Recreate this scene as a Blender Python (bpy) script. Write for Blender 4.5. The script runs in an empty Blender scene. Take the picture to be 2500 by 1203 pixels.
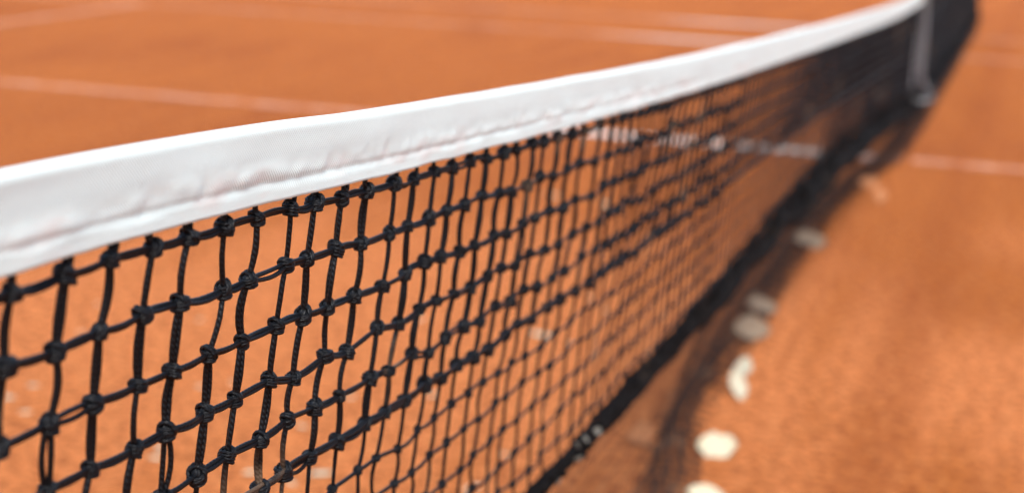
import bpy, math, random
from mathutils import Vector, Matrix, noise
random.seed(11)
S = bpy.context.scene
COL = S.collection
PI = math.pi

# ------------------------------------------------------------------ helpers
def link(name, verts, faces, mat=None, parent=None, uvs=None, smooth=True):
    me = bpy.data.meshes.new(name)
    me.from_pydata(verts, [], faces)
    if uvs is not None:
        l = me.uv_layers.new(name='UVMap')
        flat = []
        for p in me.polygons:
            for vi in p.vertices:
                flat.extend(uvs[vi])
        l.data.foreach_set('uv', flat)
    if smooth:
        me.polygons.foreach_set('use_smooth', [True] * len(me.polygons))
    me.update()
    o = bpy.data.objects.new(name, me)
    if mat: me.materials.append(mat)
    COL.objects.link(o)
    if parent: o.parent = parent
    return o

def empty(name, loc=(0, 0, 0)):
    o = bpy.data.objects.new(name, None)
    o.empty_display_size = .1
    COL.objects.link(o); o.location = loc
    return o

def tag(o, label=None, cat=None, group=None, kind=None):
    if label: o['label'] = label
    if cat: o['category'] = cat
    if group: o['group'] = group
    if kind: o['kind'] = kind
    return o

def curve(pts):
    """smooth monotone-cubic interpolation through (x, y) points"""
    xs = [p[0] for p in pts]; ys = [p[1] for p in pts]; n = len(xs)
    d = [(ys[i+1]-ys[i])/(xs[i+1]-xs[i]) for i in range(n-1)]
    m = [d[0]] + [0 if d[i-1]*d[i] <= 0 else 2*d[i-1]*d[i]/(d[i-1]+d[i]) for i in range(1, n-1)] + [d[-1]]
    def f(x):
        if x <= xs[0]: return ys[0] + m[0]*(x-xs[0])
        if x >= xs[-1]: return ys[-1] + m[-1]*(x-xs[-1])
        i = 0
        while x > xs[i+1]: i += 1
        h = xs[i+1]-xs[i]; t = (x-xs[i])/h
        return ((2*t**3-3*t**2+1)*ys[i] + (t**3-2*t**2+t)*h*m[i] + (-2*t**3+3*t**2)*ys[i+1] + (t**3-t**2)*h*m[i+1])
    return f

def nz(x, y=0., z=0.): return noise.noise(Vector((x, y, z)))

class MB:
    """collects tubes and sheets, then links them as one mesh object"""
    def __init__(s): s.v = []; s.f = []; s.uv = []
    def tube(s, pts, rad, sides=6, closed=False, flat=1., caps=True):
        n = len(pts); b = len(s.v); pts = [Vector(p) for p in pts]
        up = None; ln = 0.
        for i, p in enumerate(pts):
            a = pts[(i-1) % n] if (closed or i > 0) else p
            c = pts[(i+1) % n] if (closed or i < n-1) else p
            t = (c-a); t = t.normalized() if t.length > 1e-9 else Vector((0, 0, 1))
            if up is None:
                up = Vector((1, 0, 0)) if abs(t.x) < .9 else Vector((0, 0, 1))
            up = up - t*up.dot(t)
            up = up.normalized() if up.length > 1e-6 else t.orthogonal().normalized()
            w = t.cross(up)
            r = rad[i] if isinstance(rad, (list, tuple)) else rad
            if i: ln += (p-pts[i-1]).length
            for k in range(sides):
                th = 2*PI*k/sides
                s.v.append(p + up*(r*math.cos(th)) + w*(r*flat*math.sin(th)))
                s.uv.append((ln, k/sides))
        for i in range(n if closed else n-1):
            j = (i+1) % n
            for k in range(sides):
                k2 = (k+1) % sides
                s.f.append((b+i*sides+k, b+i*sides+k2, b+j*sides+k2, b+j*sides+k))
        if caps and not closed:
            s.f.append(tuple(b+k for k in range(sides))[::-1])
            s.f.append(tuple(b+(n-1)*sides+k for k in range(sides)))
    def merge(s, verts, faces, M, uv=None):
        b = len(s.v)
        s.v.extend(M @ v for v in verts)
        s.uv.extend(uv if uv else [(0, 0)]*len(verts))
        s.f.extend(tuple(i+b for i in f) for f in faces)
    def build(s, name, mat, parent=None): return link(name, s.v, s.f, mat, parent, s.uv)

# ------------------------------------------------------------------ materials
def mat(name):
    m = bpy.data.materials.new(name); m.use_nodes = True
    nt = m.node_tree
    return m, nt, nt.nodes['Principled BSDF']

def N(nt, t, **kw):
    n = nt.nodes.new(t)
    for k, v in kw.items():
        if k in n.inputs: n.inputs[k].default_value = v
        else: setattr(n, k, v)
    return n

def noise_node(nt, vec, scale, detail=4., rough=.55, dist=0.):
    n = N(nt, 'ShaderNodeTexNoise', Scale=scale, Detail=detail, Roughness=rough, Distortion=dist)
    nt.links.new(vec, n.inputs['Vector'])
    return n.outputs['Fac']

def ramp(nt, fac, stops):
    r = nt.nodes.new('ShaderNodeValToRGB')
    e = r.color_ramp.elements
    while len(e) < len(stops): e.new(.5)
    for el, (p, c) in zip(e, stops):
        el.position = p; el.color = (*c, 1) if len(c) == 3 else c
    nt.links.new(fac, r.inputs['Fac'])
    return r.outputs['Color']

def mix(nt, fac, a, b, blend='MIX'):
    m = nt.nodes.new('ShaderNodeMix'); m.data_type = 'RGBA'; m.blend_type = blend
    ins = [i for i in m.inputs if i.enabled or True]
    def put(sock, v):
        if hasattr(v, 'links'): nt.links.new(v, sock)
        else: sock.default_value = v if isinstance(v, (int, float)) else (*v, 1)
    put(m.inputs[0], fac); put(m.inputs[6], a); put(m.inputs[7], b)
    return m.outputs[2]

def math_node(nt, op, a, b=None, c=None):
    m = nt.nodes.new('ShaderNodeMath'); m.operation = op
    for i, v in enumerate((a, b, c)):
        if v is None: continue
        if hasattr(v, 'links'): nt.links.new(v, m.inputs[i])
        else: m.inputs[i].default_value = v
    return m.outputs[0]

def bump(nt, height, strength, dist, normal=None):
    b = N(nt, 'ShaderNodeBump', Strength=strength, Distance=dist)
    nt.links.new(height, b.inputs['Height'])
    if normal: nt.links.new(normal, b.inputs['Normal'])
    return b.outputs['Normal']

def obj_coord(nt):
    return nt.nodes.new('ShaderNodeTexCoord').outputs['Object']

def mapping(nt, vec, scale=(1, 1, 1), rot=(0, 0, 0)):
    m = N(nt, 'ShaderNodeMapping'); m.inputs['Scale'].default_value = scale; m.inputs['Rotation'].default_value = rot
    nt.links.new(vec, m.inputs['Vector']); return m.outputs['Vector']

def clay_material(name, line=None):
    """orange brick-dust clay; with line given, a worn painted/tape line under a film of the same dust"""
    m, nt, p = mat(name)
    co = obj_coord(nt)
    big = noise_node(nt, co, .55, 4, .6)
    mid = noise_node(nt, mapping(nt, co, (3.0, .45, 1), (0, 0, .08)), 1.7, 5, .6, .3)
    patch = noise_node(nt, co, 9., 5, .65)
    grain = noise_node(nt, co, 48., 6, .82)
    speck = noise_node(nt, co, 420., 2, .6)
    c = ramp(nt, big, [(.36, CLAY_A), (.62, CLAY_B)])
    c = mix(nt, ramp(nt, mid, [(.38, (0, 0, 0)), (.62, (1, 1, 1))]), c, CLAY_C)
    c = mix(nt, math_node(nt, 'MULTIPLY', ramp(nt, patch, [(.45, (0, 0, 0)), (.75, (1, 1, 1))]), .55), c, CLAY_D)
    # hand-placed paler areas of clay on both sides of the net
    for (cx, cy), rad, amt in PALE_AREAS:
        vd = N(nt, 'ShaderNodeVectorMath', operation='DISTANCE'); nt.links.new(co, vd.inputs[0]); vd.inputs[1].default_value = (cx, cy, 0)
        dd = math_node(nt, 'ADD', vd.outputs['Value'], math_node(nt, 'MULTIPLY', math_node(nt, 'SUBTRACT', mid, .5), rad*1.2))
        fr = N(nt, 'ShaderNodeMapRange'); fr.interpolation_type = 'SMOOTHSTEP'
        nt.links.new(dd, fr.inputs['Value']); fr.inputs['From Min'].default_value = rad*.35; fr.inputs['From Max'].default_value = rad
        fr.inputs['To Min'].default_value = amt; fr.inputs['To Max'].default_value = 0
        c = mix(nt, fr.outputs['Result'], c, CLAY_PALE, 'MIX')
    # a damper drag-mat track runs beside the net
    sx = nt.nodes.new('ShaderNodeSeparateXYZ'); nt.links.new(co, sx.inputs[0])
    off = math_node(nt, 'ABSOLUTE', math_node(nt, 'SUBTRACT', math_node(nt, 'ADD', sx.outputs[0], math_node(nt, 'MULTIPLY', math_node(nt, 'SUBTRACT', patch, .5), .12)), .25))
    tr = N(nt, 'ShaderNodeMapRange'); tr.interpolation_type = 'SMOOTHSTEP'; nt.links.new(off, tr.inputs['Value'])
    tr.inputs['From Min'].default_value = .03; tr.inputs['From Max'].default_value = .12; tr.inputs['To Min'].default_value = .42; tr.inputs['To Max'].default_value = 0
    c = mix(nt, tr.outputs['Result'], c, CLAY_A)
    clump = noise_node(nt, co, 34., 5, .72)
    c = mix(nt, math_node(nt, 'MULTIPLY', ramp(nt, clump, [(.40, (1, 1, 1)), (.5, (0, 0, 0))]), .75), c, CLAY_E)
    c = mix(nt, math_node(nt, 'MULTIPLY', ramp(nt, clump, [(.52, (0, 0, 0)), (.62, (1, 1, 1))]), .55), c, (.84, .33, .11))
    c = mix(nt, math_node(nt, 'MULTIPLY', ramp(nt, grain, [(.42, (1, 1, 1)), (.52, (0, 0, 0))]), .8), c, CLAY_E)
    c = mix(nt, math_node(nt, 'MULTIPLY', ramp(nt, speck, [(.66, (0, 0, 0)), (.72, (1, 1, 1))]), .5), c, (.70, .31, .15))
    if line:
        dust = noise_node(nt, mapping(nt, co, (1, 1, 1)), 7., 6, .7)
        fine = noise_node(nt, co, 120., 3, .7)
        d = math_node(nt, 'ADD', math_node(nt, 'MULTIPLY', dust, .75), math_node(nt, 'MULTIPLY', fine, .3))
        sp = nt.nodes.new('ShaderNodeSeparateXYZ'); nt.links.new(co, sp.inputs[0])
        w1 = N(nt, 'ShaderNodeMapRange'); w1.interpolation_type = 'SMOOTHSTEP'; nt.links.new(sp.outputs[0], w1.inputs['Value'])
        w1.inputs['From Min'].default_value = -2.7; w1.inputs['From Max'].default_value = -1.9
        w2 = N(nt, 'ShaderNodeMapRange'); w2.interpolation_type = 'SMOOTHSTEP'; nt.links.new(sp.outputs[0], w2.inputs['Value'])
        w2.inputs['From Min'].default_value = -.35; w2.inputs['From Max'].default_value = 0.
        w2.inputs['To Min'].default_value = 1.; w2.inputs['To Max'].default_value = 0.
        clean = math_node(nt, 'MULTIPLY', w1.outputs[0], w2.outputs[0])      # this stretch was brushed off lately
        cover = ramp(nt, d, [(.40, (.7, .7, .7)), (.62, (.97, .97, .97))])
        cover = math_node(nt, 'MULTIPLY', cover, math_node(nt, 'SUBTRACT', 1., math_node(nt, 'MULTIPLY', clean, .8)))
        c = mix(nt, cover, line, c)
    nt.links.new(c, p.inputs['Base Color'])
    p.inputs['Roughness'].default_value = .95
    p.inputs['Specular IOR Level'].default_value = .15
    h = math_node(nt, 'ADD', math_node(nt, 'MULTIPLY', grain, 1.4), math_node(nt, 'MULTIPLY', clump, 2.6))
    nt.links.new(bump(nt, h, 1. if not line else .4, .010), p.inputs['Normal'])
    return m

CLAY_A = (0.360, 0.0760, 0.0067)
CLAY_B = (0.520, 0.1377, 0.0162)
CLAY_C = (0.550, 0.1472, 0.0188)
CLAY_D = (0.620, 0.1805, 0.0386)
CLAY_E = (.28, .065, .013)
CLAY_PALE = (0.880, 0.2802, 0.0798)
PALE_AREAS = [((-1.15, -3.4), 2.1, .95), ((.68, -3.1), .9, 1.), ((.85, -1.4), .7, .55)]
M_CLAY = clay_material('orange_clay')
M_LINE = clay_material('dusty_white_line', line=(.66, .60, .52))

def cord_material(name, base, rough, dusty=0., spec=.16):
    m, nt, p = mat(name)
    co = obj_coord(nt)
    uv = nt.nodes.new('ShaderNodeUVMap').outputs[0]
    sx = nt.nodes.new('ShaderNodeSeparateXYZ'); nt.links.new(uv, sx.inputs[0])
    # laid fibres spiral round the cord
    ph = math_node(nt, 'ADD', math_node(nt, 'MULTIPLY', sx.outputs[0], 1500.), math_node(nt, 'MULTIPLY', sx.outputs[1], 12.566))
    w = math_node(nt, 'SINE', ph)
    n1 = noise_node(nt, co, 60, 4, .6)
    n2 = noise_node(nt, co, 7., 4, .6)
    c = mix(nt, n1, base, tuple(min(1, b*2.0+.002) for b in base))
    if dusty:
        f = math_node(nt, 'MULTIPLY', ramp(nt, n2, [(.60, (0, 0, 0)), (.70, (1, 1, 1))]), dusty)
        c = mix(nt, f, c, (.20, .125, .075))
    nt.links.new(c, p.inputs['Base Color'])
    p.inputs['Roughness'].default_value = rough
    p.inputs['Specular IOR Level'].default_value = spec
    nt.links.new(bump(nt, math_node(nt, 'ADD', w, math_node(nt, 'MULTIPLY', noise_node(nt, co, 900., 2, .6), 1.5)), .4, .0005), p.inputs['Normal'])
    return m
M_CORD = cord_material('black_braided_cord', (.0018, .0021, .0028), .42, .45, .2)
M_THIN = cord_material('black_thin_cord', (.002, .0022, .003), .42, .6)
M_HEM = cord_material('black_gathered_netting', (.0045, .0036, .0032), .75, .15, .05)
M_SKIRT = cord_material('dusty_dark_netting', (.03, .017, .012), .85, .8)

def band_material():
    m, nt, p = mat('white_woven_tape')
    uv = nt.nodes.new('ShaderNodeUVMap').outputs[0]
    co = obj_coord(nt)
    sx = nt.nodes.new('ShaderNodeSeparateXYZ'); nt.links.new(uv, sx.inputs[0])
    u, v = sx.outputs[0], sx.outputs[1]
    # herringbone twill: the diagonal flips at two seams (v in metres below the top edge)
    a = math_node(nt, 'ABSOLUTE', math_node(nt, 'SUBTRACT', math_node(nt, 'ABSOLUTE', math_node(nt, 'SUBTRACT', v, .031)), .0085))
    ph = math_node(nt, 'MULTIPLY', math_node(nt, 'ADD', u, math_node(nt, 'MULTIPLY', a, 1.15)), 2*PI/.0030)
    tw = math_node(nt, 'MULTIPLY', math_node(nt, 'ADD', math_node(nt, 'SINE', ph), 1.), .5)
    near_seam = ramp(nt, math_node(nt, 'MULTIPLY', a, 100.), [(.0, (1, 1, 1)), (.7, (.25, .25, .25))])
    wob = noise_node(nt, mapping(nt, co, (1, 1, 1)), 55., 4, .6)
    stain = noise_node(nt, mapping(nt, co, (1, .45, 1.6)), 26., 5, .65)
    patchy = ramp(nt, noise_node(nt, mapping(nt, co, (1, .5, 2)), 30., 3, .6), [(.35, (.25, .25, .25)), (.65, (1, 1, 1))])
    near_seam = math_node(nt, 'MULTIPLY', near_seam, patchy)
    c = mix(nt, math_node(nt, 'MULTIPLY', ramp(nt, tw, [(.05, (1, 1, 1)), (.4, (0, 0, 0))]), math_node(nt, 'MULTIPLY', near_seam, .75)), (.635, .735, .695), (.37, .42, .405))  # shadow between the twill lines is painted into the tape's colour
    low = ramp(nt, math_node(nt, 'MULTIPLY', v, 20.), [(.45, (0, 0, 0)), (.72, (1, 1, 1)), (1., (.7, .7, .7))])
    st = math_node(nt, 'MULTIPLY', ramp(nt, stain, [(.5, (0, 0, 0)), (.72, (1, 1, 1))]), low)
    c = mix(nt, math_node(nt, 'MULTIPLY', st, .55), c, (.66, .49, .43))
    nt.links.new(c, p.inputs['Base Color'])
    p.inputs['Roughness'].default_value = .75
    p.inputs['Specular IOR Level'].default_value = .25
    p.inputs['Sheen Weight'].default_value = .15
    n = bump(nt, wob, .35, .0015)
    nt.links.new(bump(nt, tw, .5, .0006, n), p.inputs['Normal'])
    return m
M_BAND = band_material()

def simple(name, col, rough=.6, var=.25, scale=30., metal=0.):
    m, nt, p = mat(name)
    n = noise_node(nt, obj_coord(nt), scale, 4, .6)
    c = mix(nt, n, tuple(x*(1-var) for x in col), tuple(min(1, x*(1+var)) for x in col))
    nt.links.new(c, p.inputs['Base Color'])
    p.inputs['Roughness'].default_value = rough; p.inputs['Metallic'].default_value = metal
    nt.links.new(bump(nt, n, .3, .001), p.inputs['Normal'])
    return m
M_STRAP = simple('grey_white_webbing', (.30, .29, .285), .85, .2, 60)
M_METAL = simple('dull_metal', (.10, .105, .11), .5, .15, 60, .6)
M_PALE = simple('pale_dry_leaf', (.45, .40, .27), .7, .12, 90)
M_CREAM = simple('cream_leaf_scrap', (.62, .50, .32), .75, .2, 160)
M_TWIG = simple('dark_twig', (.10, .05, .03), .8, .3, 160)
M_DULL = simple('greyish_scrap', (.12, .11, .09), .85, .2, 90)
M_DUSTY = simple('clay_dusted_leaf', (.34, .13, .045), .85, .2, 90)
M_SOFT = simple('soft_cream_leaf', (.42, .37, .26), .8, .15, 90)
M_DIM = simple('brownish_damp_leaf', (.21, .145, .09), .85, .2, 90)

# ------------------------------------------------------------------ ground and court markings
def sheet(name, x0, x1, y0, y1, z, m, nx=1, ny=1):
    v = []; f = []
    for i in range(nx+1):
        for j in range(ny+1):
            v.append((x0+(x1-x0)*i/nx, y0+(y1-y0)*j/ny, z))
    for i in range(nx):
        for j in range(ny):
            a = i*(ny+1)+j
            f.append((a, a+ny+1, a+ny+2, a+1))
    return link(name, v, f, m, smooth=False)

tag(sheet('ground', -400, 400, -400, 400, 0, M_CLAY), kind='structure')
LZ = .004; W = LINE_W = .13
def line(name, x0, x1, y0, y1): return tag(sheet(name, x0, x1, y0, y1, LZ, M_LINE), kind='structure')
h = W/2
for sx in (-1, 1):
    xs = sorted((sx*.02, sx*(6.4-W)))
    line('centre_service_line', xs[0], xs[1], -h, h)
    line('service_line', *sorted((sx*(6.4-W), sx*6.4)), -4.115+h, 4.115-h)
    line('baseline', *sorted((sx*(11.885-W), sx*11.885)), -5.485-h, 5.485+h)
    for yy in (-5.485, 4.115, 5.485):
        a = sorted((0 if sx < 0 else .0005, sx*(11.885-W-.0005)))
        line('sideline', a[0], a[1], yy-h, yy+h)

# ------------------------------------------------------------------ the net surface
YA, YB = -6.37, 6.37
ztop = curve([(-6.4, 1.069), (-6.24, 1.061), (-6.127, 1.055), (-5.979, 1.0445), (-5.823, 1.031), (-5.596, 1.0135), (-5.121, .979),
              (-4.544, .941), (-3.769, .897), (-2.32, .821), (-1.0, .760), (-.3, .741), (0, .737), (.4, .745), (1.6, .81), (4, .94), (6.4, 1.07)])
zhem = curve([(-6.4, .535), (-5.2, .464), (-4.6, .440), (-3.6, .417), (-2.7, .398), (-1.72, .352),
              (-.47, .268), (0, .225), (.963, .176), (4.05, .126), (6.4, .10)])
xhem = curve([(-6.4, -.035), (-2.2, -.03), (-.3, -.004), (0, 0), (6.4, 0)])
BAND = .054
FIRST = .0645                      # drop of the first row of knots
def tilt(y): return -.03 - .05*max(0, min(1, (-5.7-y)/.55))
def net_point(y, d):
    """point of the net surface at d metres below the top edge"""
    dh = ztop(y)-zhem(y)
    k = max(0., min(1.3, (d-FIRST)/(dh-FIRST)))
    x = tilt(y)*(d-FIRST)*(1-k) + xhem(y)*k + -.018*math.sin(PI*min(1, k))*k*k
    x += (.006 if y < -4.6 else .0025)*nz(y*1.7, d*3, 2.2)*min(1, max(0, d-FIRST)*8)
    return Vector((x, y, ztop(y)-d))

COLS = [-6.2353, -6.1879, -6.1445, -6.0971, -6.055, -6.0099, -5.9648, -5.9133, -5.8745, -5.8264, -5.78, -5.7232, -5.681, -5.6312,
        -5.5874, -5.5408, -5.4949, -5.4436, -5.4025, -5.3509, -5.3108, -5.2595, -5.2019, -5.1511, -5.0845, -5.0233]
ycol = [-6.2353-.0462*k for k in range(3, 0, -1)] + COLS
while ycol[-1] < YB-.05: ycol.append(ycol[-1]+.0466+random.uniform(-.0015, .0015))
NC = len(ycol)
NEAR_Y = -4.1                      # cords nearer than this carry full detail
HEAVY = 6                          # rows of doubled cord

net = empty('tennis_net', (0, 0, 0))
tag(net, 'black knotted tennis net with white headband stretched across the orange clay court', 'tennis net')

def rows_at(y):                    # drops of the rows at y
    dh = ztop(y)-zhem(y)
    n = 11 if y < .3 else 17
    return [FIRST + (j/n + .05*(j/n)*(1-j/n))*(dh-FIRST-.004) for j in range(n)]   # the rows crowd together towards the hem

# knot grid with hand-tied irregularity
grid = []
for c, y in enumerate(ycol):
    col = []
    for j, d in enumerate(rows_at(y)):
        near = y < NEAR_Y
        jy = random.gauss(0, .0022 if near else .0015) if j else 0
        # long sideways drift down the column: the net hangs a little askew
        if j: jy += -.004*(j/5.) + .006*nz(y*3.1, j*.35, 7)
        jd = random.gauss(0, .0026) if j else random.gauss(0, .0008)
        col.append(net_point(y+jy, d+jd))
    grid.append(col)

def cord_pts(a, b, bow, seg, side=Vector((0, 0, 0)), spread=0.):
    out = []
    for i in range(seg+1):
        t = i/seg; s4 = math.sin(PI*t)
        out.append(a.lerp(b, t) + bow*s4 + side*(spread*(.35+.65*s4)))
    return out

heavy = MB(); thin = MB()
NETN = Vector((1, 0, 0))
def lay(a, b, doubled, near, vertical):
    mb = heavy if doubled else thin
    r = (.00195 if vertical else .0018) if doubled else .00185
    if near:
        bow = Vector((random.gauss(0, .0012), random.gauss(0, .0022) if vertical else 0, 0 if vertical else random.gauss(-.0008, .0012)))
        if doubled:
            dirn = (b-a).normalized(); sd = dirn.cross(NETN).normalized()
            ang = random.uniform(-.9, .9)
            sd = (sd*math.cos(ang) + NETN*math.sin(ang)).normalized()
            sp = r*(.85 if random.random() < .9 else 1.35)
            for s in (-1, 1):
                rr = [r*(1+.10*nz(a.y*90+i*.8, a.z*70, s)) for i in range(8)]
                mb.tube(cord_pts(a, b, bow, 7, sd*s, sp), rr, 7, caps=False, flat=.95)
        else:
            rr = [r*(1+.12*nz(a.y*90+i*.8, a.z*70)) for i in range(6)]
            mb.tube(cord_pts(a, b, bow, 5), rr, 6, caps=False)
    else:
        g = max(0., min(1., (a.y+3.8)/2.2))              # the netting far from the post is older, fuzzier cord
        rr = r*(1.35+.2*g) if doubled else r*(.85+.4*g)
        mb.tube(cord_pts(a, b, Vector((0, random.gauss(0, .002), 0)), 2), rr, 4, caps=False, flat=1.0)

for c in range(NC):
    near = ycol[c] < NEAR_Y
    n = len(grid[c])
    top = net_point(ycol[c], BAND-.006); top.y = grid[c][0].y
    lay(top, grid[c][0], True, near, True)
    for j in range(n):
        if j+1 < n: lay(grid[c][j], grid[c][j+1], j+1 < HEAVY, near, True)
        else: lay(grid[c][j], net_point(ycol[c], ztop(ycol[c])-zhem(ycol[c])), False, near, True)
        if c+1 < NC and j < len(grid[c+1]):
            lay(grid[c][j], grid[c+1][j], j < HEAVY, near, False)
            if j == HEAVY-1:       # the seam row: thick and thin netting are laced together
                q = Vector((.002, 0, .0035))
                lay(grid[c][j]+q, grid[c+1][j]+q, True, near, False)
for c in (0,):                     # loose ends lashed towards the near post
    for j in range(len(grid[c])):
        lay(grid[c][j], Vector((0, -6.41, grid[c][j].z+.004)), j < HEAVY, True, False)
heavy.build('doubled_netting', M_CORD, net)
thin.build('single_netting', M_THIN, net)

# knots ------------------------------------------------------------------
def knot_geo(seed):
    rnd = random.Random(seed); mb = MB()
    R0 = rnd.uniform(.0054, .0062); TG = rnd.uniform(.88, 1.06)
    nu, nv = 12, 8
    b = len(mb.v)
    for i in range(nv+1):
        ph = PI*i/nv
        for k in range(nu):
            th = 2*PI*k/nu
            d = Vector((math.sin(ph)*math.cos(th), math.sin(ph)*math.sin(th), math.cos(ph)))
            r = R0*(.93+.14*noise.noise(d*1.7+Vector((seed*3.1, 0, 0))))
            mb.v.append(Vector((d.x*r*.95, d.y*r*.98, d.z*r*1.12))); mb.uv.append((k*.003, i*.2))
    for i in range(nv):
        for k in range(nu):
            mb.f.append((b+i*nu+k, b+i*nu+(k+1) % nu, b+(i+1)*nu+(k+1) % nu, b+(i+1)*nu+k))
    def loop(center, axis, rad, r, squash):
        ax = axis.normalized(); u = ax.orthogonal().normalized(); w = ax.cross(u)
        mb.tube([center + u*(rad*math.cos(t)) + w*(rad*squash*math.sin(t)) for t in [2*PI*i/14 for i in range(14)]], r, 6, True)
    # paired strands wrapped round the crossing
    tl = rnd.uniform(-.32, .32)
    for z in (-.0046, -.0023, 0., .0023):
        loop(Vector((rnd.uniform(-.0004, .0004), rnd.uniform(-.0004, .0004), z)), Vector((rnd.uniform(-.12, .12), tl+rnd.uniform(-.1, .1), 1)),
             .0061*TG*(1-abs(z)*26*.5), .00165*rnd.uniform(.85, 1.1), rnd.uniform(.9, 1.05))
    t2 = rnd.choice((-1, 1))
    for o in (-.0015, .0015):
        loop(Vector((.0004, o, .001)), Vector((rnd.uniform(-.1, .1), 1, .45*t2)), .0062, .0016, 1.)
    return mb
KN = [knot_geo(s) for s in range(10)]
for i, k in enumerate(KN):
    me = bpy.data.meshes.new('knot'); me.from_pydata(k.v, [], k.f)
    l = me.uv_layers.new(name='UVMap'); fl = []
    for p in me.polygons:
        for vi in p.vertices: fl.extend(k.uv[vi])
    l.data.foreach_set('uv', fl)
    me.polygons.foreach_set('use_smooth', [True]*len(me.polygons)); me.materials.append(M_CORD)
    KN[i] = (k, me)
octa = [Vector(v) for v in ((1, 0, 0), (0, 1, 0), (-1, 0, 0), (0, -1, 0), (0, 0, 1), (0, 0, -1))]
octf = [(0, 1, 4), (1, 2, 4), (2, 3, 4), (3, 0, 4), (1, 0, 5), (2, 1, 5), (3, 2, 5), (0, 3, 5)]
octv = [v*.0068 for v in octa]

# ---- camera (solved from the court markings and the net's columns)
R_ = Vector((0.94630777, 0.32183497, 0.03039501)); U_ = Vector((-0.10540226, 0.21829363, 0.97017434)); F_ = Vector((-0.30560099, 0.92128722, -0.24049509))
CAM = Vector((.4951, -6.9007, 1.2232)); FPX = 3823.
def px(P):
    d = P-CAM; z = d.dot(F_)
    return (1250+FPX*d.dot(R_)/z, 601.5-FPX*d.dot(U_)/z, z) if z > .05 else (-9e9, 0, z)
cam_d = bpy.data.cameras.new('camera'); cam = bpy.data.objects.new('camera', cam_d); COL.objects.link(cam)
cam.matrix_world = Matrix(((R_.x, U_.x, -F_.x, CAM.x), (R_.y, U_.y, -F_.y, CAM.y), (R_.z, U_.z, -F_.z, CAM.z), (0, 0, 0, 1)))
cam_d.sensor_width = 36; cam_d.sensor_fit = 'HORIZONTAL'; cam_d.lens = FPX/2500*36
cam_d.clip_start = .02; cam_d.clip_end = 2000
cam_d.dof.use_dof = True; cam_d.dof.focus_distance = FOCUS = 1.13; cam_d.dof.aperture_fstop = 4.2
S.camera = cam

cands = []
for c in range(NC):
    for j in range(len(grid[c])):
        q = px(grid[c][j]); cands.append((q[2] if (-10 < q[0] < 2510 and -10 < q[1] < 1213) else 99+abs(ycol[c]+6.3), c, j))
cands.sort()
rest = MB()
for n, (z, c, j) in enumerate(cands):
    P = grid[c][j]; near = ycol[c] < NEAR_Y
    sc = (1.0 if j < HEAVY-1 else 1.12 if j == HEAVY-1 else .66)*random.uniform(.76, .95)
    rot = Matrix.Rotation(random.choice((0, PI))+random.uniform(-.35, .35), 4, 'Z') @ Matrix.Rotation(random.gauss(0, .25), 4, 'X')
    M = Matrix.Translation(P) @ rot @ Matrix.Diagonal((sc*random.uniform(.88, 1.08), sc*random.uniform(.86, 1.12), sc*random.uniform(.86, 1.14), 1))
    if n < 100:
        o = bpy.data.objects.new('knot', random.choice(KN)[1]); COL.objects.link(o); o.parent = net; o.matrix_local = M
    elif near:
        k = random.choice(KN)[0]; rest.merge(k.v, k.f, M, k.uv)
    else:
        rest.merge(octv, octf, Matrix.Translation(P) @ Matrix.Scale(sc*1.05, 4))
tag(rest.build('knot', M_CORD, net), kind='stuff')

# headband -----------------------------------------------------------------
prof = []                          # (x, drop) round the folded tape: back bottom, over the top, front bottom
for d in (.053, .046, .038, .030, .022, .015): prof.append((-.0044-.0004*math.sin(d*60), d))
for i in range(9):
    t = PI*i/8
    prof.append((-.0048*math.cos(t), .0048-.0048*math.sin(t)))
for i in range(1, 25): prof.append((.0048-.0008*(i/24.)**.7, .0048+(BAND-.0048)*i/24.))
arc = [0.]
iv = 6+4
yy = []; y = YA
while y < YB:
    yy.append(y); y += .006 if y < -4.6 else .02 if y < -2 else .06
yy.append(YB)
bv = []; bf = []; buv = []
np_ = len(prof)
for y in yy:
    # puckering: the lower seam draws the cloth into small folds
    for k, (x, d) in enumerate(prof):
        front = k > iv
        P = net_point(y, max(0, d)); P.x = tilt(y)*(d-FIRST)
        pk = math.exp(-((d-.034)/.007)**2)
        ox = x
        if front:
            ox += .0012*pk*nz(y*26, d*45, 1.3) + .0016*pk*nz(y*75, d*60, 4.1) + .0011*math.exp(-((d-.0405)/.0025)**2)*-1
            ox += .0012*nz(y*9, d*30, 9.) + (.0016*nz(y*24, 3.3, .5) if d > .044 else 0)
        dz = .0011*nz(y*18, .7, 5.)*(d/BAND)**3 + (.0005*nz(y*160, .2, 2.)*(1 if d > .0525 else 0))
        bv.append(Vector((P.x+ox+.002*0, y, P.z+dz + .0009*nz(y*7, 1.1, 3.)*(1-d/BAND))))
        buv.append((y, d if front else -d))
for i in range(len(yy)-1):
    for k in range(np_-1):
        a = i*np_+k
        bf.append((a, a+1, a+np_+1, a+np_))
hb = link('headband', bv, bf, M_BAND, net, buv)
sm = hb.modifiers.new('thickness', 'SOLIDIFY'); sm.thickness = .0013; sm.offset = 1

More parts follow.
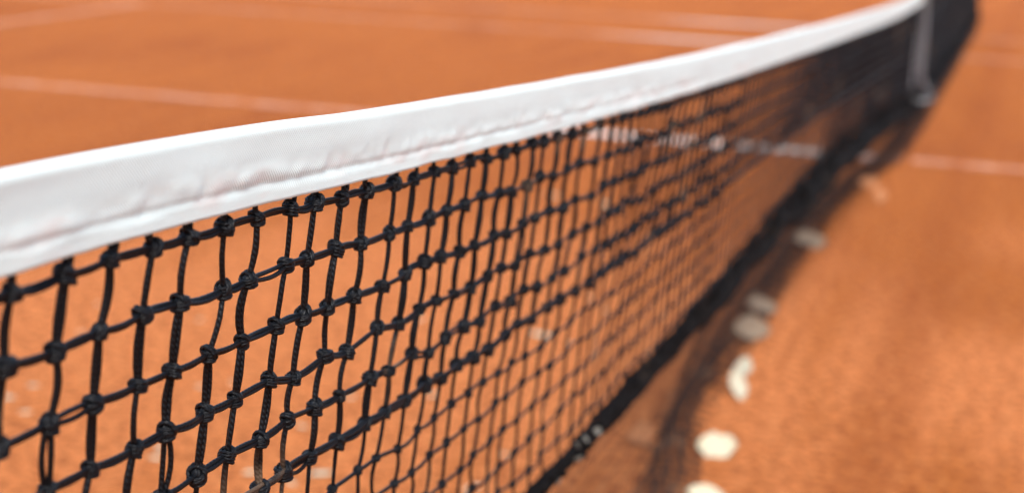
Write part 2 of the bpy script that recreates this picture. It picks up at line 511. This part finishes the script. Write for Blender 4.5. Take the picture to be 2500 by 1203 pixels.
# hem: gathered foot of the net, twisted into a thick dark roll ------------------
hem = MB()
ys = []; y = YA
while y < YB:
    ys.append(y); y += .012 if y < -4 else .03 if y < 0 else .08
def hem_r(y): return max(.0065, min(.03, .0075+.0105*(y+5.2)))
for s in range(9):
    pts = []; rr = []
    a0 = s*2.399
    for y in ys:
        R0 = hem_r(y)
        a = a0 + y*(9+s*.7) + .8*nz(y*2, s*3.)
        rad = R0*(.35+.65*abs(nz(y*1.4, s*7.7, 3.)*1.6)) if s else 0
        c = Vector((xhem(y), y, zhem(y)))
        pts.append(c + Vector((math.cos(a)*rad*.75, 0, math.sin(a)*rad*1.15+.002*nz(y*11, s))))
        rr.append((R0*.36)*(1+.2*nz(y*17, s*5.)))
    hem.tube(pts, rr, 6)
# bunched netting riding on the roll
for s in range(20):
    pts = []
    for y in ys:
        H = max(.010, min(.085, .012+.030*(y+5.0)))
        k = abs(nz(y*5, s*4.4, 1.))*.9*(s+1)/20.+.04*s
        P = Vector((xhem(y)-.004+.012*nz(y*9, s*2.2, 6.), y, zhem(y)+H*k+.004*nz(y*24, s*1.3)))
        pts.append(P)
    hem.tube(pts, .0026, 5)
for c in range(NC-1):              # tangled knots in the gathered part
    y = ycol[c]
    for q in range(3):
        H = max(.010, min(.085, .012+.030*(y+5.0)))
        P = Vector((xhem(y)+random.uniform(-.01, .01), y+random.uniform(-.02, .02), zhem(y)+random.uniform(-.3, 1.)*H*.8))
        if y < NEAR_Y:
            k = random.choice(KN)[0]
            hem.merge(k.v, k.f, Matrix.Translation(P) @ Matrix.Rotation(random.uniform(0, 6), 4, 'Y') @ Matrix.Scale(random.uniform(.5, .8), 4), k.uv)
        else:
            hem.merge(octv, octf, Matrix.Translation(P) @ Matrix.Scale(random.uniform(.6, .9), 4))
hem.build('hem', M_HEM, net)

# skirt: slack netting below the hem, swept back and trailing on the clay --------
xfoot = curve([(-6.4, -.11), (-4.1, -.12), (-3.5, -.195), (-2.4, -.20), (-1.5, -.205), (-.4, -.13), (0, -.08), (1, -.06), (6.4, -.05)])
def skirt_point(y, e):
    a = Vector((xhem(y), y, zhem(y))); b = Vector((xfoot(y), y, .012))
    P = a.lerp(b, e)
    slack = (.05+.02*nz(y*1.1, 5.))*min(1, zhem(y)/.35)
    P.x -= slack*math.sin(PI*e)*(1-.3*e); P.z -= .03*math.sin(PI*e)*zhem(y)/.4
    P.y += .02*math.sin(PI*e)*nz(y*2.3, e*2, 4.)
    P.z = max(.006, P.z)
    return P
sk = MB()
NR = 7
for c in range(NC-1):
    y = ycol[c]; y2 = ycol[c+1]
    pts = [skirt_point(y+random.gauss(0, .001), i/10.) for i in range(11)]
    sk.tube(pts, .0008, 4, caps=False)
    for r in range(1, NR):
        e = r/NR
        a = skirt_point(y, e); b = skirt_point(y2, e)
        sk.tube([a, a.lerp(b, .5)+Vector((0, 0, -.002)), b], .0007, 4, caps=False)
sk.build('skirt_netting', M_SKIRT, net)
ft = MB()
for s in range(26):
    pts = []
    off = -.07+.14*s/25.
    for y in ys:
        wob = .022*nz(y*3, s*3.7, 8.)+.012*nz(y*11, s*1.9, 2.)
        x = xfoot(y)+off*(.65+.35*nz(y*1.3, 7.))+wob
        pts.append(Vector((x, y, .004+.02*max(0, 1-abs(off)/.08)*(.6+.6*abs(nz(y*6, s*2.)))+.003*s/26)))
    ft.tube(pts, .0013, 4)
for c in range(NC-1):
    y = ycol[c]
    for q in range(2):
        pts = []
        y0 = y+random.uniform(0, .04); sl = random.uniform(-.35, .35)
        for i in range(7):
            o = -.066+.132*i/6
            pts.append(Vector((xfoot(y0)+o, y0+sl*o+.006*nz(y0*40, i*1.), .006+.02*(1-abs(o)/.08)*(.7+.5*abs(nz(y0*9, i*.7))))))
        ft.tube(pts, .0011, 4, caps=False)
ft.build('trailing_foot', M_SKIRT, net)

# ------------------------------------------------------------------ centre strap
strap = empty('centre_strap', (0, 0, .2))
tag(strap, 'greyish white webbing strap looped vertically round the middle of the black net', 'net strap')
z0 = ztop(0); zb = zhem(0); SB = .285
path = []
for i in range(13): path.append(Vector((.012+.008*math.sin(PI*i/12)+.065*max(0, (i/12-.7)/.3)**2, 0, z0-.004-(z0-SB)*i/12)))
for i in range(1, 7):
    t = PI*i/6
    path.append(Vector((.077+(-.016-.077)*i/6, .0, SB-.006-.014*math.sin(t))))
for i in range(1, 12): path.append(Vector((-.016, 0, SB+(z0-SB)*i/11.5)))
for i in range(1, 5):
    t = PI*i/5
    path.append(Vector((-.016*math.cos(t), 0, z0-.004+.014*math.sin(t))))
wd = Vector((-.0155, .021, 0))
v = []; f = []; n = len(path); uvs = []
for i, P in enumerate(path):
    for s in (-1, 1):
        for o in (0, 1):
            a = path[(i-1) % n]; b2 = path[(i+1) % n]; t = (b2-a).normalized(); nn = t.cross(wd).normalized()
            v.append(P + wd*s + nn*(.0022*o))
for i in range(n):
    j = (i+1) % n
    a = i*4; b2 = j*4
    f += [(a, a+2, b2+2, b2), (a+1, b2+1, b2+3, a+3), (a, b2, b2+1, a+1), (a+2, a+3, b2+3, b2+2)]
w = link('webbing', [x-Vector(strap.location) for x in v], f, M_STRAP, strap, smooth=False)
bk = MB()
bc = Vector((.066, 0, SB+.03))
def rr_loop(hw, hh, r, c):
    pts = []
    for k in range(20):
        t = 2*PI*k/20
        ex = abs(math.cos(t))**.5*math.copysign(1, math.cos(t)); ez = abs(math.sin(t))**.5*math.copysign(1, math.sin(t))
        pts.append(c + wd.normalized()*(hw*ex) + Vector((0, 0, hh*ez)))
    bk.tube([p-Vector(strap.location) for p in pts], r, 6, True)
rr_loop(.031, .021, .0028, bc)
bk.tube([bc-wd*1.1-Vector(strap.location), bc+wd*1.1-Vector(strap.location)], .0028, 6)
bk.build('buckle', M_METAL, strap)

# ------------------------------------------------------------------ leaves on the clay and caught in the net
def leaf(name, loc, L, Wd, rot, m, label, group, seed, curl=.25, tilt_=(0, 0), cat='leaf', lift=.002):
    rnd = random.Random(seed); v = []; f = []; nu, nw = 10, 6
    for i in range(nu+1):
        t = i/nu
        hw = Wd/2*max(.06, math.sin(PI*min(1, t*1.0))**.7)*(1+.16*rnd.uniform(-1, 1))
        bend = .12*L*math.sin(2.2*t+seed)
        for k in range(nw+1):
            s = -1+2*k/nw
            z = curl*Wd*(s*s*.6) + curl*L*.25*(t-.5)**2*2 + .04*Wd*rnd.uniform(-1, 1)
            v.append(((t-.5)*L, s*hw+bend, z))
    for i in range(nu):
        for k in range(nw):
            a = i*(nw+1)+k
            f.append((a, a+nw+1, a+nw+2, a+1))
    o = link(name, v, f, m)
    o.location = (loc[0], loc[1], (loc[2] if len(loc) > 2 else 0)+lift)
    o.rotation_euler = (tilt_[0], tilt_[1], rot)
    md = o.modifiers.new('thickness', 'SOLIDIFY'); md.thickness = .0006 if L < .03 else .001
    tag(o, label, cat, group); return o

FOOT = 'pale leaves lying along the foot of the net'
big = [
 ((-.040, -4.02, .012), .075, .045, .35, M_PALE, 'pale leaf cut off by the bottom edge, nearest of those at the net foot'),
 ((-.070, -3.76, .012), .085, .065, .2, M_PALE, 'largest and brightest cream leaf lying beside the trailing foot of the net'),
 ((-.100, -3.37, .014), .085, .04, 1.75, M_SOFT, 'long narrow upright cream leaf, third from the bottom along the foot of the net'),
 ((-.108, -3.22, .016), .065, .045, 1.2, M_SOFT, 'cream leaf touching the far tip of the long narrow leaf by the net foot'),
 ((-.150, -2.92, .02), .10, .075, .3, M_DIM, 'dull tan leaf half sunk in the dark trailing netting beyond the cream leaves'),
 ((-.170, -2.66, .02), .10, .07, .9, M_DIM, 'faint brownish leaf in the trailing netting, just beyond the dull tan leaf'),
 ((-.165, -1.78, .02), .11, .08, .4, M_DIM, 'faint dusty leaf under the dark hem, alone between nearer leaves and white line'),
 ((-.095, -.66, .008), .09, .06, .5, M_DUSTY, 'dusty leaf hard against the dark hem near the centre service line'),
 ((-.02, -.93, .006), .08, .05, 1.4, M_DUSTY, 'dusty leaf on open clay right of the hem near the centre service line'),
 ((-.235, -3.77, .005), .07, .055, .6, M_DUSTY, 'tan leaf seen through the thin slack netting between hem and trailing foot'),
]
for i, (loc, L, Wd, rot, m, lb) in enumerate(big):
    lean = (0, -.7) if rot > 1 else (.75, 0)          # they lean on the soft heap of netting
    up_ = (L/2*math.sin(.7) if rot > 1 else Wd/2*math.sin(.75))*.8
    leaf('fallen_leaf', (loc[0], loc[1], up_), L, Wd, rot, m, lb, FOOT, i+3, .2, lean)

SM = 'small leaf scraps on the clay behind the net'
small = [
 ((-1.765, -3.588), 'slim scrap'), ((-1.873, -3.346), 'tiny pale scrap'), ((-1.633, -3.98), 'whitish scrap'), ((-1.635, -4.07), 'bright white scrap'),
 ((-1.542, -4.138), 'round pale scrap'), ((-1.224, -3.78), 'cream scrap'), ((-1.137, -4.265), 'pale curled scrap'), ((-1.161, -4.211), 'folded pale scrap'),
 ((-1.279, -3.833), 'small tan scrap'), ((-1.551, -3.361), 'tiny cream scrap'), ((-1.848, -2.616), 'dark twig'), ((-.927, -3.762), 'long cream scrap'),
 ((-.758, -3.673), 'pale oval scrap'), ((-.789, -4.208), 'large cream leaf scrap'), ((-.945, -3.977), 'narrow tan scrap'), ((-1.024, -3.112), 'long pale scrap'),
 ((-.483, -3.955), 'tan scrap'), ((-.482, -4.156), 'pale leaf scrap'), ((-.925, -4.258), 'flat cream scrap'), ((-.824, -4.274), 'cream chip'),
 ((-.668, -3.118), 'large yellowish leaf'), ((-.658, -2.71), 'pale scrap'), ((-.579, -3.153), 'small cream scrap'), ((-.586, -2.819), 'round tan scrap'),
 ((-1.173, -1.417), 'slender pale leaf'), ((-.954, -1.481), 'blurred tan leaf'),
]
where = [
 'behind the third and fourth cords from the left edge', 'behind the net high up near the third cord from the left', 'behind the second mesh column at the left edge', 'seen at the very left edge of the net',
 'lowest near the left edge, below the whitish scrap', 'left of the middle, lying alone behind the net', 'at the bottom behind the fourth cord, lower of a touching pair', 'at the bottom behind the fourth cord, upper of a touching pair',
 'behind the fifth cord, between the curled pair and the upper scraps', 'in the upper left behind the fifth cord', 'just beneath the white headband left of the middle', 'below the row where thick cord meets thin',
 'behind thin cords right of the long cream scrap', 'at the bottom edge under the thick seam row, largest there', 'just above the large cream leaf scrap at the bottom', 'behind thick cords in the middle of the net',
 'near the bottom edge by the dark hem', 'touching the bottom edge beside the dark hem', 'at the bottom edge below the left middle', 'at the bottom edge just left of the largest scrap',
 'behind thin cords right of the middle, brightest there', 'above the large yellowish leaf and right of it', 'beside the large yellowish leaf on its lower right', 'right of the yellowish leaf close to the blurred cords',
 'directly beneath the white line seen through the net', 'behind blurred cords lower right of the slender pale leaf',
]
for i, ((xy, what), wh) in enumerate(zip(small, where)):
    rnd = random.Random(50+i)
    L = {13: .045, 20: .062, 3: .03, 17: .04, 7: .03, 24: .05, 25: .05, 15: .035}.get(i, rnd.uniform(.016, .028))
    mt = M_TWIG if i == 10 else (M_PALE if i in (3, 20, 13, 2, 7) else M_CREAM)
    leaf('twig' if i == 10 else 'leaf_scrap', (xy[0], xy[1], .001), L, L*(.18 if i == 10 else rnd.uniform(.4, .6)), rnd.uniform(-.5, .9), mt,
         what+' '+wh, SM, 70+i, .22, cat='twig' if i == 10 else 'leaf scrap')
CG = 'pale scraps caught in the hem of the net'
caught = [((-.02, -4.955, .470), 'topmost pale scrap caught in the dark hem'), ((-.024, -5.000, .474), 'second pale scrap from the top caught in the dark hem'),
          ((-.026, -5.035, .478), 'middle pale scrap caught in the dark hem'), ((-.018, -5.052, .466), 'pale scrap caught low in the dark hem, below the middle one'),
          ((-.018, -5.135, .466), 'pale scrap caught in the dark hem at the bottom edge')]
for i, (loc, lb) in enumerate(caught):
    leaf('leaf_scrap', loc, .012, .009, i*1.1, M_DULL, lb, CG, 120+i, .3, (.9, .5), 'leaf scrap', 0)

# ------------------------------------------------------------------ light
SUN_EL, SUN_AZ = math.radians(53), math.radians(152)       # azimuth clockwise from +Y
d = Vector((math.sin(SUN_AZ)*math.cos(SUN_EL), math.cos(SUN_AZ)*math.cos(SUN_EL), math.sin(SUN_EL)))
sl = bpy.data.lights.new('sun', 'SUN'); so = bpy.data.objects.new('sun', sl); COL.objects.link(so)
sl.energy = 1.5; sl.angle = math.radians(14); sl.color = (1, .985, .96)
so.rotation_euler = d.to_track_quat('Z', 'Y').to_euler()
wd_ = bpy.data.worlds.new('World'); S.world = wd_; wd_.use_nodes = True
nt = wd_.node_tree
sky = nt.nodes.new('ShaderNodeTexSky'); sky.sky_type = 'NISHITA'; sky.sun_disc = False
sky.sun_elevation = SUN_EL; sky.sun_rotation = SUN_AZ; sky.dust_density = 2.5; sky.air_density = 1.
bg = nt.nodes['Background']; bg.inputs['Strength'].default_value = .15
nt.links.new(sky.outputs[0], bg.inputs['Color'])

S.view_settings.view_transform = 'Standard'; S.view_settings.look = 'None'
S.view_settings.exposure = 1.15; S.view_settings.gamma = 1
S.render.engine = 'CYCLES'
S.cycles.use_denoising = True
S.cycles.max_bounces = 6
